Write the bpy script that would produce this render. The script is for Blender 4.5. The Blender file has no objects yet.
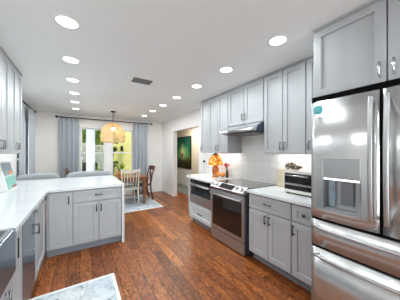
import bpy, bmesh, math, random
from math import sin, cos, pi, radians as R
from mathutils import Vector, Matrix

random.seed(7)
scene = bpy.context.scene
col = scene.collection

# ---------------------------------------------------------------- camera
cam_data = bpy.data.cameras.new('camera')
cam = bpy.data.objects.new('camera', cam_data)
col.objects.link(cam)
cam_data.sensor_fit = 'HORIZONTAL'
cam_data.sensor_width = 36
cam_data.lens = 190 / 400 * 36
cam_data.shift_y = 2 / 400
cam_data.clip_start = 0.05
cam.location = (0, 0, 1.42)
cam.rotation_euler = (R(90), 0, -math.atan(120 / 190))
scene.camera = cam

# ---------------------------------------------------------------- exposure
vs = scene.view_settings
scene.display_settings.display_device = 'sRGB'
vs.view_transform = 'Standard'
vs.look = 'None'
vs.gamma = 1
vs.use_curve_mapping = False
vs.exposure = -0.34

# ---------------------------------------------------------------- world + sun
world = bpy.data.worlds.new('sky')
scene.world = world
world.use_nodes = True
wn = world.node_tree
bg = wn.nodes['Background']
sky = wn.nodes.new('ShaderNodeTexSky')
sky.sky_type = 'NISHITA'
sky.sun_disc = False
sky.sun_elevation = R(55)
sky.sun_rotation = R(200)
wn.links.new(sky.outputs[0], bg.inputs[0])
bg.inputs[1].default_value = 0.6


def light(name, kind, loc, rot, power, color=(1, 1, 1), size=None, size_y=None, shape=None, parent=None, spread=None):
    d = bpy.data.lights.new(name, kind)
    d.energy = power
    d.color = color
    if kind == 'AREA':
        d.shape = shape or 'RECTANGLE'
        d.size = size
        if size_y: d.size_y = size_y
        if spread: d.spread = spread
    elif kind == 'POINT':
        d.shadow_soft_size = size
    o = bpy.data.objects.new(name, d)
    col.objects.link(o)
    o.location = loc
    o.rotation_euler = rot
    if parent: o.parent = parent
    return o


sun = light('sun', 'SUN', (0, -5, 12), (R(38), 0, R(-25)), 2.4, (1, .97, .9))
sun.data.angle = R(1)
# added fill light outside invented doors behind the camera; daylight through the side window
light('fill_rear', 'AREA', (0.6, -2.85, 1.15), (R(90), 0, 0), 120, (.90, .98, 1), 2.3, 2.1)
light('daylight_side_window', 'AREA', (-1.35, 5.17, 1.3), (0, R(-90), 0), 22, (.9, .96, 1), 1.7, .6)
CAN_W = 9.0
STRIP_W = 1.5

# ================================================================ materials
MATS = {}


def nt(name):
    m = bpy.data.materials.new(name)
    m.use_nodes = True
    return m, m.node_tree, m.node_tree.nodes['Principled BSDF']


def srgb(r, g, b):
    f = lambda v: (v / 255 / 12.92) if v / 255 <= .04045 else ((v / 255 + .055) / 1.055) ** 2.4
    return (f(r), f(g), f(b), 1)


def setp(b, **k):
    names = dict(rough='Roughness', metal='Metallic', spec='Specular IOR Level', coat='Coat Weight', sheen='Sheen Weight',
                 aniso='Anisotropic', sub='Subsurface Weight', trans='Transmission Weight', coatr='Coat Roughness')
    for n, v in k.items():
        b.inputs[names[n]].default_value = v


def coords(t, scale=(1, 1, 1), rot=(0, 0, 0)):
    tc = t.nodes.new('ShaderNodeTexCoord')
    mp = t.nodes.new('ShaderNodeMapping')
    mp.inputs['Scale'].default_value = scale
    mp.inputs['Rotation'].default_value = rot
    t.links.new(tc.outputs['Object'], mp.inputs[0])
    return mp


def noise(t, src, scale, detail=3, rough=.55, dist=0):
    n = t.nodes.new('ShaderNodeTexNoise')
    n.inputs['Scale'].default_value = scale
    n.inputs['Detail'].default_value = detail
    n.inputs['Roughness'].default_value = rough
    n.inputs['Distortion'].default_value = dist
    t.links.new(src.outputs[0], n.inputs['Vector'])
    return n


def ramp(t, fac, stops):
    r = t.nodes.new('ShaderNodeValToRGB')
    e = r.color_ramp.elements
    while len(e) > 1: e.remove(e[-1])
    e[0].position = stops[0][0]; e[0].color = stops[0][1]
    for p, c in stops[1:]:
        x = e.new(p); x.color = c
    t.links.new(fac, r.inputs[0])
    return r


def bump(t, b, h, strength=.2, dist=.01):
    n = t.nodes.new('ShaderNodeBump')
    n.inputs['Strength'].default_value = strength
    n.inputs['Distance'].default_value = dist
    t.links.new(h, n.inputs['Height'])
    t.links.new(n.outputs[0], b.inputs['Normal'])
    return n


def plain(name, c1, c2=None, scale=8, stretch=(1, 1, 1), bumps=0, **k):
    """two close tones mixed by noise"""
    m, t, b = nt(name)
    c2 = c2 or tuple(min(1, x * 1.02) for x in c1[:3]) + (1,)
    mp = coords(t, stretch)
    n = noise(t, mp, scale)
    r = ramp(t, n.outputs[0], [(.3, c1), (.7, c2)])
    t.links.new(r.outputs[0], b.inputs['Base Color'])
    setp(b, **k)
    if bumps: bump(t, b, n.outputs[0], bumps, .004)
    MATS[name] = m
    return m


plain('wall_paint', srgb(236, 234, 232), srgb(239, 237, 235), 3, rough=.8)
plain('hall_paint', srgb(216, 206, 188), srgb(220, 210, 192), 3, rough=.8)
plain('ceiling_paint', srgb(238, 242, 243), srgb(240, 244, 245), 3, rough=.9)
plain('trim_white', srgb(238, 238, 238), rough=.45)
plain('cabinet_paint', srgb(176, 179, 183), srgb(179, 182, 186), 4, rough=.38)
plain('cabinet_white', srgb(206, 214, 220), srgb(209, 217, 223), 4, rough=.4)
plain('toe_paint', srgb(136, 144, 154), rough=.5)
plain('quartz', srgb(226, 229, 231), srgb(216, 220, 224), 5, rough=.16)
plain('nickel', srgb(150, 150, 152), rough=.28, metal=1)
plain('dark_pull', srgb(88, 88, 92), rough=.35, metal=1)
plain('chrome', srgb(215, 215, 218), rough=.15, metal=1)
plain('black_metal', srgb(28, 26, 26), rough=.4, metal=.6)
plain('black_glass', srgb(14, 14, 16), srgb(18, 18, 20), rough=.12, coat=.5)
plain('cooktop_glass', srgb(22, 22, 24), srgb(26, 26, 28), rough=.07, coat=1, coatr=.05)
plain('hood_end_shade', srgb(52, 66, 84), rough=.15)  # dark tone for the hood's shaded steel ends
plain('black_plastic', srgb(22, 22, 24), rough=.5)
plain('gap_shade_black', srgb(8, 8, 9), rough=.9, spec=.1)  # near-black standing in for shade in the refrigerator gaps
plain('grey_plastic', srgb(120, 122, 126), rough=.4)
plain('cream_metal', srgb(226, 223, 216), rough=.35, metal=.3)
plain('fabric_grey', srgb(172, 176, 180), srgb(150, 155, 160), 120, bumps=.4, rough=.9, sheen=.2)
plain('curtain_blue', srgb(172, 178, 187), srgb(180, 186, 194), 60, rough=.9, sheen=.2)
plain('wood_table', srgb(150, 96, 56), srgb(116, 70, 36), 3, (1, 10, 10), rough=.35)
plain('wood_dark', srgb(105, 54, 34), srgb(72, 34, 22), 6, (2, 2, 12), rough=.4)
plain('wood_pale', srgb(226, 212, 188), srgb(212, 196, 170), 6, rough=.5)
plain('chair_cream', srgb(222, 216, 202), srgb(204, 197, 182), 14, rough=.5)
plain('cushion_green', srgb(150, 172, 165), srgb(168, 186, 178), 40, rough=.9)
plain('rattan', srgb(232, 204, 152), srgb(218, 186, 128), 20, rough=.6)
plain('rope_brown', srgb(120, 78, 50), rough=.8)
plain('terracotta', srgb(196, 128, 78), rough=.7)
plain('leaf_light', srgb(70, 110, 40), srgb(150, 175, 60), 3, rough=.9, spec=.1)
plain('leaf_dark', srgb(34, 66, 26), srgb(84, 120, 44), 2.5, rough=.9, spec=.1)
plain('hedge_leaf', srgb(90, 130, 50), srgb(170, 190, 80), .8, rough=.9, spec=.1)
plain('bark', srgb(96, 84, 66), srgb(66, 56, 44), 9, bumps=.5, rough=.9)
plain('yellow_stucco', srgb(222, 212, 122), srgb(228, 218, 132), 6, rough=.85)
plain('concrete', srgb(190, 188, 180), srgb(170, 168, 160), 4, rough=.85)
plain('lawn', srgb(96, 124, 52), srgb(130, 150, 66), 3, rough=.9)
plain('white_gloss', srgb(242, 242, 240), rough=.2)
plain('orange_peel', srgb(236, 132, 20), srgb(244, 150, 32), 30, rough=.45)
plain('red_petal', srgb(190, 40, 52), srgb(160, 24, 40), 20, rough=.6)
plain('stem_green', srgb(60, 92, 44), rough=.6)
plain('teal', srgb(70, 178, 190), srgb(90, 192, 202), 60, rough=.4)
plain('teal_pale', srgb(170, 222, 226), rough=.4)
plain('photo_blue', srgb(150, 166, 178), srgb(120, 138, 152), 14, rough=.3)
plain('photo_teal', srgb(110, 176, 172), srgb(150, 200, 192), 12, rough=.3)
plain('photo_orange', srgb(206, 140, 84), rough=.4)
plain('photo_red', srgb(176, 84, 74), rough=.4)
plain('amber_base', srgb(206, 132, 52), srgb(160, 78, 26), 26, rough=.25)
plain('sensor_dark', srgb(60, 56, 52), rough=.5)
plain('hall_rug', srgb(128, 134, 128), srgb(104, 112, 106), 20, rough=.95)
plain('vent_grey', srgb(120, 122, 124), rough=.5)
plain('appliance_side', srgb(40, 40, 44), rough=.5)


def driftwood():
    m, t, b = nt('driftwood')
    mp = coords(t, (1, 1, 1))
    n = noise(t, mp, 45, 4)
    r = ramp(t, n.outputs[0], [(.35, srgb(40, 28, 24)), (.5, srgb(120, 92, 74)), (.68, srgb(206, 196, 186))])
    t.links.new(r.outputs[0], b.inputs['Base Color'])
    setp(b, rough=.6)
    MATS['driftwood'] = m


driftwood()


def steel(name, base, wave_axis, rough=.24, wav=.25, metal=.82, ws=3, brush=0):
    """brushed stainless: fine grain and faint waviness of the sheet"""
    m, t, b = nt(name)
    g = [60, 60, 60]; g[wave_axis] = .6
    fine = noise(t, coords(t, tuple(g)), 6, 2)
    s = [ws, ws, ws]; s[wave_axis] = .12
    big = noise(t, coords(t, tuple(s)), 1.4, 1, .4)
    r = ramp(t, fine.outputs[0], [(.25, base), (.75, tuple(min(1, x * 1.02) for x in base[:3]) + (1,))])
    t.links.new(r.outputs[0], b.inputs['Base Color'])
    mr = t.nodes.new('ShaderNodeMapRange')
    mr.inputs['To Min'].default_value = rough - .01
    mr.inputs['To Max'].default_value = rough + .02
    t.links.new(fine.outputs[0], mr.inputs[0])
    t.links.new(mr.outputs[0], b.inputs['Roughness'])
    b1 = bump(t, b, big.outputs[0], wav, .02)
    if brush:
        hv = noise(t, coords(t, (.5, .5, 420)), 1, 1)
        b2 = t.nodes.new('ShaderNodeBump'); b2.inputs['Strength'].default_value = brush; b2.inputs['Distance'].default_value = .001
        t.links.new(hv.outputs[0], b2.inputs['Height']); t.links.new(b1.outputs[0], b2.inputs['Normal']); t.links.new(b2.outputs[0], b.inputs['Normal'])
    setp(b, metal=metal)
    MATS[name] = m


steel('steel_v', srgb(204, 205, 206), 2, .25, .38, .85, ws=4, brush=.3)
steel('steel_h', srgb(186, 187, 189), 1, .38, .05, .95)
steel('steel_gloss', srgb(205, 206, 208), 1, .2, .1, 1)
steel('steel_blue', srgb(112, 130, 146), 1, .16, .04, .6)
steel('steel_satin', srgb(186, 187, 189), 2, .33, .02, .95)


def floor_mat():
    m, t, b = nt('hardwood')
    tc = t.nodes.new('ShaderNodeTexCoord')
    sep = t.nodes.new('ShaderNodeSeparateXYZ')
    t.links.new(tc.outputs['Object'], sep.inputs[0])
    W = .125

    def math_(op, a, bb=None):
        n = t.nodes.new('ShaderNodeMath'); n.operation = op
        for i, v in enumerate((a, bb)):
            if v is None: continue
            if isinstance(v, (int, float)): n.inputs[i].default_value = v
            else: t.links.new(v, n.inputs[i])
        return n.outputs[0]
    xr = math_('DIVIDE', sep.outputs[0], W)
    row = math_('FLOOR', xr)
    wn1 = t.nodes.new('ShaderNodeTexWhiteNoise'); wn1.noise_dimensions = '1D'
    t.links.new(row, wn1.inputs['W'])
    off = math_('MULTIPLY', wn1.outputs[0], 7.3)
    yr = math_('ADD', math_('DIVIDE', sep.outputs[1], .95), off)
    colm = math_('FLOOR', yr)
    cmb = t.nodes.new('ShaderNodeCombineXYZ')
    t.links.new(row, cmb.inputs[0]); t.links.new(colm, cmb.inputs[1])
    wn2 = t.nodes.new('ShaderNodeTexWhiteNoise'); wn2.noise_dimensions = '3D'
    t.links.new(cmb.outputs[0], wn2.inputs['Vector'])
    # per-plank shifted grain
    vm = t.nodes.new('ShaderNodeVectorMath'); vm.operation = 'MULTIPLY'
    t.links.new(wn2.outputs['Color'], vm.inputs[0]); vm.inputs[1].default_value = (11, 23, 5)
    va = t.nodes.new('ShaderNodeVectorMath'); va.operation = 'ADD'
    t.links.new(tc.outputs['Object'], va.inputs[0]); t.links.new(vm.outputs[0], va.inputs[1])
    mp = t.nodes.new('ShaderNodeMapping'); mp.inputs['Scale'].default_value = (1, .30, 1)
    t.links.new(va.outputs[0], mp.inputs[0])
    grain = noise(t, mp, 30, 4, .65, 2.2)
    mp2 = t.nodes.new('ShaderNodeMapping'); mp2.inputs['Scale'].default_value = (1, .35, 1)
    t.links.new(va.outputs[0], mp2.inputs[0])
    fig = noise(t, mp2, 17, 3, .6, 1.6)
    r1 = ramp(t, wn2.outputs['Value'], [(0, srgb(122, 66, 28)), (.35, srgb(146, 82, 36)), (.7, srgb(162, 94, 42)), (1, srgb(182, 112, 54))])
    r2 = ramp(t, fig.outputs[0], [(.34, (.45, .38, .32, 1)), (.5, (.92, .9, .88, 1)), (.66, (1.3, 1.28, 1.2, 1))])
    r3 = ramp(t, grain.outputs[0], [(.38, (.30, .24, .2, 1)), (.5, (.95, .92, .88, 1)), (.62, (1.3, 1.3, 1.25, 1))])
    mx = t.nodes.new('ShaderNodeMix'); mx.data_type = 'RGBA'; mx.blend_type = 'MULTIPLY'; mx.inputs[0].default_value = .62
    t.links.new(r1.outputs[0], mx.inputs[6]); t.links.new(r2.outputs[0], mx.inputs[7])
    mx2 = t.nodes.new('ShaderNodeMix'); mx2.data_type = 'RGBA'; mx2.blend_type = 'MULTIPLY'; mx2.inputs[0].default_value = .9
    t.links.new(mx.outputs[2], mx2.inputs[6]); t.links.new(r3.outputs[0], mx2.inputs[7])
    # seams
    fx = math_('FRACT', xr); fy = math_('FRACT', yr)
    dx = math_('MINIMUM', fx, math_('SUBTRACT', 1, fx))
    dy = math_('MULTIPLY', math_('MINIMUM', fy, math_('SUBTRACT', 1, fy)), .95 / W)
    seam = math_('LESS_THAN', math_('MINIMUM', dx, dy), .026)
    mx3 = t.nodes.new('ShaderNodeMix'); mx3.data_type = 'RGBA'
    t.links.new(seam, mx3.inputs[0]); t.links.new(mx2.outputs[2], mx3.inputs[6]); mx3.inputs[7].default_value = srgb(58, 28, 14)
    t.links.new(mx3.outputs[2], b.inputs['Base Color'])
    setp(b, rough=.36)
    bump(t, b, fig.outputs[0], .25, .01)
    MATS['hardwood'] = m


floor_mat()


def tile_mat():
    m, t, b = nt('subway_tile')
    tc = t.nodes.new('ShaderNodeTexCoord')
    sep = t.nodes.new('ShaderNodeSeparateXYZ'); cmb = t.nodes.new('ShaderNodeCombineXYZ')
    t.links.new(tc.outputs['Object'], sep.inputs[0])
    t.links.new(sep.outputs[1], cmb.inputs[0]); t.links.new(sep.outputs[2], cmb.inputs[1])
    br = t.nodes.new('ShaderNodeTexBrick')
    br.inputs['Scale'].default_value = 1
    br.inputs['Brick Width'].default_value = .30
    br.inputs['Row Height'].default_value = .097
    br.inputs['Mortar Size'].default_value = .003
    br.inputs['Color1'].default_value = srgb(240, 240, 238)
    br.inputs['Color2'].default_value = srgb(232, 232, 230)
    br.inputs['Mortar'].default_value = srgb(214, 213, 211)
    t.links.new(cmb.outputs[0], br.inputs['Vector'])
    t.links.new(br.outputs[0], b.inputs['Base Color'])
    n = t.nodes.new('ShaderNodeBump'); n.invert = True
    n.inputs['Strength'].default_value = .5; n.inputs['Distance'].default_value = .003
    t.links.new(br.outputs['Fac'], n.inputs['Height']); t.links.new(n.outputs[0], b.inputs['Normal'])
    setp(b, rough=.18)
    MATS['subway_tile'] = m


tile_mat()


def rug_mat(name, base, mid, dark, scale, stretch=(1, 1, 1)):
    m, t, b = nt(name)
    mp = coords(t, stretch)
    n1 = noise(t, mp, scale, 5, .7, 1.5)
    n2 = noise(t, mp, scale * .35, 2, .5)
    r1 = ramp(t, n1.outputs[0], [(.46, base), (.55, mid), (.6, mid), (.66, dark)])
    r2 = ramp(t, n2.outputs[0], [(.4, (1, 1, 1, 1)), (.65, (.82, .88, .94, 1))])
    mx = t.nodes.new('ShaderNodeMix'); mx.data_type = 'RGBA'; mx.blend_type = 'MULTIPLY'; mx.inputs[0].default_value = 1
    t.links.new(r1.outputs[0], mx.inputs[6]); t.links.new(r2.outputs[0], mx.inputs[7])
    t.links.new(mx.outputs[2], b.inputs['Base Color'])
    setp(b, rough=.95)
    bump(t, b, n1.outputs[0], .3, .004)
    MATS[name] = m


rug_mat('rug_runner', srgb(222, 226, 228), srgb(194, 202, 208), srgb(72, 86, 104), 9, (1, .8, 1))
rug_mat('rug_dining', srgb(208, 212, 218), srgb(180, 188, 198), srgb(140, 150, 166), 7)
plain('rug_edge', srgb(234, 234, 230), rough=.95)


def glass_mat():
    m, t, b = nt('window_glass')
    tr = t.nodes.new('ShaderNodeBsdfTransparent')
    gl = t.nodes.new('ShaderNodeBsdfGlossy'); gl.inputs['Roughness'].default_value = .02
    fr = t.nodes.new('ShaderNodeFresnel'); fr.inputs[0].default_value = 1.45
    mx = t.nodes.new('ShaderNodeMixShader')
    t.links.new(fr.outputs[0], mx.inputs[0]); t.links.new(tr.outputs[0], mx.inputs[1]); t.links.new(gl.outputs[0], mx.inputs[2])
    t.links.new(mx.outputs[0], t.nodes['Material Output'].inputs[0])
    MATS['window_glass'] = m
    m, t, b = nt('bowl_glass')
    tr = t.nodes.new('ShaderNodeBsdfTransparent'); tr.inputs[0].default_value = (.93, .95, .95, 1)
    gl = t.nodes.new('ShaderNodeBsdfGlossy'); gl.inputs['Roughness'].default_value = .05
    mx = t.nodes.new('ShaderNodeMixShader'); mx.inputs[0].default_value = .06
    t.links.new(tr.outputs[0], mx.inputs[1]); t.links.new(gl.outputs[0], mx.inputs[2])
    t.links.new(mx.outputs[0], t.nodes['Material Output'].inputs[0])
    MATS['bowl_glass'] = m


glass_mat()


def emit_mat(name, color, strength):
    m, t, b = nt(name)
    b.inputs['Base Color'].default_value = color
    b.inputs['Emission Color'].default_value = color
    b.inputs['Emission Strength'].default_value = strength
    MATS[name] = m


emit_mat('lamp_lens', (1, 1, 1, 1), 6)
emit_mat('bulb_warm', (1, .86, .6, 1), 30)
emit_mat('strip_lens', (1, .98, .94, 1), 3)
emit_mat('dispenser_light', (.95, .98, 1, 1), 2.5)


def tiffany():
    m, t, b = nt('amber_stained_glass')
    mp = coords(t)
    v = t.nodes.new('ShaderNodeTexVoronoi'); v.inputs['Scale'].default_value = 26
    t.links.new(mp.outputs[0], v.inputs[0])
    sepc = t.nodes.new('ShaderNodeSeparateColor'); t.links.new(v.outputs['Color'], sepc.inputs[0])
    r = ramp(t, sepc.outputs[0], [(0, srgb(206, 96, 20)), (.45, srgb(236, 150, 40)), (.8, srgb(246, 196, 84)), (1, srgb(160, 60, 24))])
    t.links.new(r.outputs[0], b.inputs['Base Color'])
    t.links.new(r.outputs[0], b.inputs['Emission Color'])
    b.inputs['Emission Strength'].default_value = .22
    setp(b, rough=.25)
    MATS['amber_stained_glass'] = m


tiffany()


def painting_mat():
    m, t, b = nt('painting_abstract')
    tc = t.nodes.new('ShaderNodeTexCoord'); sep = t.nodes.new('ShaderNodeSeparateXYZ')
    t.links.new(tc.outputs['Generated'], sep.inputs[0])
    base = ramp(t, sep.outputs[2], [(0, srgb(26, 22, 10)), (.22, srgb(58, 60, 22)), (.38, srgb(96, 130, 60)), (.55, srgb(30, 110, 84)), (1, srgb(16, 84, 74))])
    def blob(cy, cz, sy, sz, c, prev):
        cmb = t.nodes.new('ShaderNodeVectorMath'); cmb.operation = 'SUBTRACT'
        t.links.new(tc.outputs['Generated'], cmb.inputs[0]); cmb.inputs[1].default_value = (0, cy, cz)
        ml = t.nodes.new('ShaderNodeVectorMath'); ml.operation = 'MULTIPLY'; ml.inputs[1].default_value = (0, 1 / sy, 1 / sz)
        t.links.new(cmb.outputs[0], ml.inputs[0])
        ln = t.nodes.new('ShaderNodeVectorMath'); ln.operation = 'LENGTH'; t.links.new(ml.outputs[0], ln.inputs[0])
        rr = ramp(t, ln.outputs['Value'], [(.35, (1, 1, 1, 1)), (1, (0, 0, 0, 1))])
        mx = t.nodes.new('ShaderNodeMix'); mx.data_type = 'RGBA'
        t.links.new(rr.outputs[0], mx.inputs[0]); t.links.new(prev, mx.inputs[6]); mx.inputs[7].default_value = c
        return mx.outputs[2]
    c = blob(.5, .5, .42, .3, srgb(120, 190, 130), base.outputs[0])
    c = blob(.55, .48, .2, .22, srgb(214, 220, 160), c)
    c = blob(.55, .66, .05, .2, srgb(206, 196, 150), c)
    c = blob(.57, .4, .12, .12, srgb(140, 52, 26), c)
    t.links.new(c, b.inputs['Base Color'])
    setp(b, rough=.5)
    MATS['painting_abstract'] = m


painting_mat()


# ================================================================ geometry helpers
class MB:
    def __init__(s):
        s.bm = bmesh.new()

    def box(s, x0, x1, y0, y1, z0, z1):
        v = [s.bm.verts.new(p) for p in ((x0, y0, z0), (x1, y0, z0), (x1, y1, z0), (x0, y1, z0), (x0, y0, z1), (x1, y0, z1), (x1, y1, z1), (x0, y1, z1))]
        for f in ((3, 2, 1, 0), (4, 5, 6, 7), (0, 1, 5, 4), (1, 2, 6, 5), (2, 3, 7, 6), (3, 0, 4, 7)):
            s.bm.faces.new([v[i] for i in f])
        return s

    def rings(s, rings, cap=True, closed=True, smooth=True):
        """skin a list of rings of points"""
        vs_ = [[s.bm.verts.new(p) for p in r] for r in rings]
        n = len(vs_[0])
        for a, b in zip(vs_, vs_[1:]):
            for i in range(n if closed else n - 1):
                j = (i + 1) % n
                f = s.bm.faces.new((a[i], a[j], b[j], b[i]))
                f.smooth = smooth
        if cap and closed:
            s.bm.faces.new(list(reversed(vs_[0])))
            s.bm.faces.new(vs_[-1])
        return s

    def tube(s, pts, r, n=10, flat=1.0, flat_axis=None):
        pts = [Vector(p) for p in pts]
        rr = r if isinstance(r, (list, tuple)) else [r] * len(pts)
        rings = []
        ref = None
        for i, p in enumerate(pts):
            d = (pts[min(i + 1, len(pts) - 1)] - pts[max(i - 1, 0)]).normalized()
            if ref is None:
                ref = Vector((0, 0, 1)) if abs(d.z) < .9 else Vector((1, 0, 0))
            u = d.cross(ref).normalized()
            w = u.cross(d).normalized()
            ref = w
            rings.append([p + (u * cos(2 * pi * k / n) + w * sin(2 * pi * k / n) * flat) * rr[i] for k in range(n)])
        return s.rings(rings)

    def lathe(s, prof, c=(0, 0, 0), n=24, axis='z', cap=True):
        rings = []
        for r, h in prof:
            ring = []
            for k in range(n):
                a = 2 * pi * k / n
                if axis == 'z': p = (c[0] + r * cos(a), c[1] + r * sin(a), c[2] + h)
                elif axis == 'x': p = (c[0] + h, c[1] + r * cos(a), c[2] + r * sin(a))
                else: p = (c[0] + r * sin(a), c[1] + h, c[2] + r * cos(a))
                ring.append(p)
            rings.append(ring)
        return s.rings(rings, cap)

    def prism(s, poly, a0, a1, axis='y', smooth=False):
        """extrude a 2-D outline: axis y -> poly in (x,z); axis z -> (x,y); axis x -> (y,z)"""
        def P(p, a):
            return (p[0], a, p[1]) if axis == 'y' else (p[0], p[1], a) if axis == 'z' else (a, p[0], p[1])
        return s.rings([[P(p, a0) for p in poly], [P(p, a1) for p in poly]], True, True, smooth)

    def ball(s, c, r, n=10, sc=(1, 1, 1)):
        prof = [(max(1e-4, r * sin(pi * i / n)), -r * cos(pi * i / n)) for i in range(n + 1)]
        rings = [[(c[0] + q * cos(2 * pi * k / (2 * n)) * sc[0], c[1] + q * sin(2 * pi * k / (2 * n)) * sc[1], c[2] + h * sc[2]) for k in range(2 * n)] for q, h in prof]
        return s.rings(rings)

    def build(s, name, mat, parent=None, loc=None, bevel=0, seg=2, subsurf=0, solid=0, rot=None):
        bmesh.ops.recalc_face_normals(s.bm, faces=s.bm.faces)
        me = bpy.data.meshes.new(name)
        s.bm.to_mesh(me); s.bm.free()
        o = bpy.data.objects.new(name, me)
        col.objects.link(o)
        me.materials.append(MATS[mat])
        if loc: o.location = loc
        if rot: o.rotation_euler = rot
        if parent: o.parent = parent
        if solid:
            m = o.modifiers.new('solid', 'SOLIDIFY'); m.thickness = solid
        if bevel:
            m = o.modifiers.new('bevel', 'BEVEL'); m.width = bevel; m.segments = seg; m.limit_method = 'ANGLE'
            m.angle_limit = R(40)
        if subsurf:
            m = o.modifiers.new('sub', 'SUBSURF'); m.levels = subsurf; m.render_levels = subsurf
            for p in me.polygons: p.use_smooth = True
        return o


def tag(o, label=None, cat=None, group=None, kind=None):
    if label: o['label'] = label
    if cat: o['category'] = cat
    if group: o['group'] = group
    if kind: o['kind'] = kind
    return o


def thing(name, label, cat, loc=(0, 0, 0), rot=0, group=None):
    o = bpy.data.objects.new(name, None)
    o.empty_display_size = .05
    col.objects.link(o)
    o.location = loc
    o.rotation_euler = (0, 0, rot)
    return tag(o, label, cat, group)


def copy_tree(o, parent=None):
    c = o.copy(); col.objects.link(c)
    if parent: c.parent = parent
    for ch in [x for x in bpy.data.objects if x.parent == o]:
        copy_tree(ch, c)
    return c


def struct(mb, name, mat, parent=None, **k):
    return tag(mb.build(name, mat, parent, **k), kind='structure')


# ================================================================ setting
XL, XR, YB, YF, ZC = -1.02, 2.53, 6.6, -2.6, 2.5
struct(MB().box(XL - .14, XR + .13, YF - .15, YB + .14, -.12, 0).box(XR + .13, 3.88, 3.27, 9.13, -.12, 0), 'floor', 'hardwood')
struct(MB().box(XL - .14, XR + .13, YF - .15, YB + .14, ZC, ZC + .15).box(XR + .13, 3.88, 3.27, 9.13, ZC, ZC + .15).box(XR, XR + .13, YB + .14, 9.13, ZC, ZC + .15), 'ceiling', 'ceiling_paint')
# left wall with window opening y 4.86..5.5
struct(MB().box(XL - .14, XL, YF, 4.86, 0, ZC).box(XL - .14, XL, 5.5, YB, 0, ZC).box(XL - .14, XL, 4.86, 5.5, 0, .45).box(XL - .14, XL, 4.86, 5.5, 2.1, ZC), 'wall_left', 'wall_paint')
# back wall with window opening
WX0, WX1, WZ0, WZ1 = .02, 1.5, .45, 2.13
struct(MB().box(XL - .14, WX0, YB, YB + .14, 0, ZC).box(WX1, XR + .13, YB, YB + .14, 0, ZC).box(WX0, WX1, YB, YB + .14, 0, WZ0).box(WX0, WX1, YB, YB + .14, WZ1, ZC), 'wall_back', 'wall_paint')
# right wall with opening to the hall
OY0, OY1, OZ = 4.07, 5.6, 2.08
struct(MB().box(XR, XR + .13, YF, OY0, 0, ZC).box(XR, XR + .13, OY1, YB, 0, ZC).box(XR, XR + .13, OY0, OY1, OZ, ZC), 'wall_right', 'wall_paint')
# rear wall, behind the camera, with an added glass door opening
struct(MB().box(XL - .14, -.6, YF - .14, YF, 0, ZC).box(1.8, XR + .13, YF - .14, YF, 0, ZC).box(-.6, 1.8, YF - .14, YF, 2.15, ZC), 'wall_front', 'wall_paint')
# hallway
struct(MB().box(3.75, 3.88, 3.4, 9.0, 0, ZC), 'wall_hall_right', 'hall_paint')
struct(MB().box(XR + .13, 3.88, 9.0, 9.13, 0, ZC), 'wall_hall_back', 'hall_paint')
struct(MB().box(XR + .13, 3.88, 3.27, 3.4, 0, ZC), 'wall_hall_front', 'hall_paint')
struct(MB().box(XR, XR + .13, YB + .14, 9.0, 0, ZC), 'wall_hall_left', 'hall_paint')


def board(name, x0, x1, y0, y1):
    struct(MB().box(x0, x1, y0, y1, 0, .13).box(min(x0, x1), max(x0, x1), y0, y1, .13, .14), name, 'trim_white', bevel=.004)


board('baseboard_back', XL + .016, XR - .016, YB - .016, YB)
board('baseboard_right', XR - .016, XR, OY1, YB)
board('baseboard_left', XL, XL + .016, 4.5, YB)
board('baseboard_hall', 3.734, 3.75, 3.4, 9.0)
struct(MB().box(3.738, 3.75, 6.55, 9.0, .14, .66).box(3.73, 3.75, 6.55, 9.0, .66, .70), 'trim_2', 'trim_white')
# backsplash tile field on the right wall
struct(MB().box(XR - .008, XR, .9, 3.86, .90, 1.42).box(XR - .008, XR, 1.80, 2.56, 1.42, 1.86), 'trim_1', 'subway_tile')


def sash_window(name, label_n, x0, x1, z0, z1, y, mull, along='x', meet=None):
    """casing, mullion, sashes and panes; along x on the back wall, along y on a side wall"""
    def B(mb, a0, a1, d0, d1, c0, c1):
        if along == 'x': mb.box(a0, a1, y + d0, y + d1, c0, c1)
        else: mb.box(y - d1, y - d0, a0, a1, c0, c1)
        return mb
    root = MB()
    cw = .075
    B(root, x0 - cw, x0, -.02, .02, z0 - .06, z1 + .0)
    B(root, x1, x1 + cw, -.02, .02, z0 - .06, z1 + .0)
    B(root, x0 - cw - .01, x1 + cw + .01, -.024, .02, z1, z1 + .13)
    r = struct(root, name, 'trim_white', bevel=.004)
    sl = MB(); B(sl, x0 - cw - .02, x1 + cw + .02, -.06, .1, z0 - .03, z0)
    tag(sl.build('window_sill', 'trim_white', r, bevel=.004), kind='structure')
    cuts = [x0] + [v for m in mull for v in m] + [x1]
    for m0, m1 in mull:
        mm = MB(); B(mm, m0, m1, -.01, .09, z0, z1)
        mm.build('mullion', 'trim_white', r, bevel=.003)
    meet = meet or (z0 + z1) / 2
    for i in range(0, len(cuts), 2):
        a, b = cuts[i], cuts[i + 1]
        f = .035
        fm = MB()
        B(fm, a, a + f, .02, .07, z0, z1); B(fm, b - f, b, .02, .07, z0, z1)
        B(fm, a + f, b - f, .02, .07, z0, z0 + f + .02); B(fm, a + f, b - f, .02, .07, z1 - f, z1)
        B(fm, a + f, b - f, .02, .07, meet - .02, meet + .02)
        s = fm.build('sash', 'trim_white', r)
        g = MB(); B(g, a + f, b - f, .042, .046, z0 + f, z1 - f)
        g.build('pane', 'window_glass', s)
    return r


sash_window('window_1', '', WX0, WX1, WZ0, WZ1, YB, [(.66, .86)], meet=1.40)
sash_window('window_2', '', 4.86, 5.5, .45, 2.1, XL, [], along='y')
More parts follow.
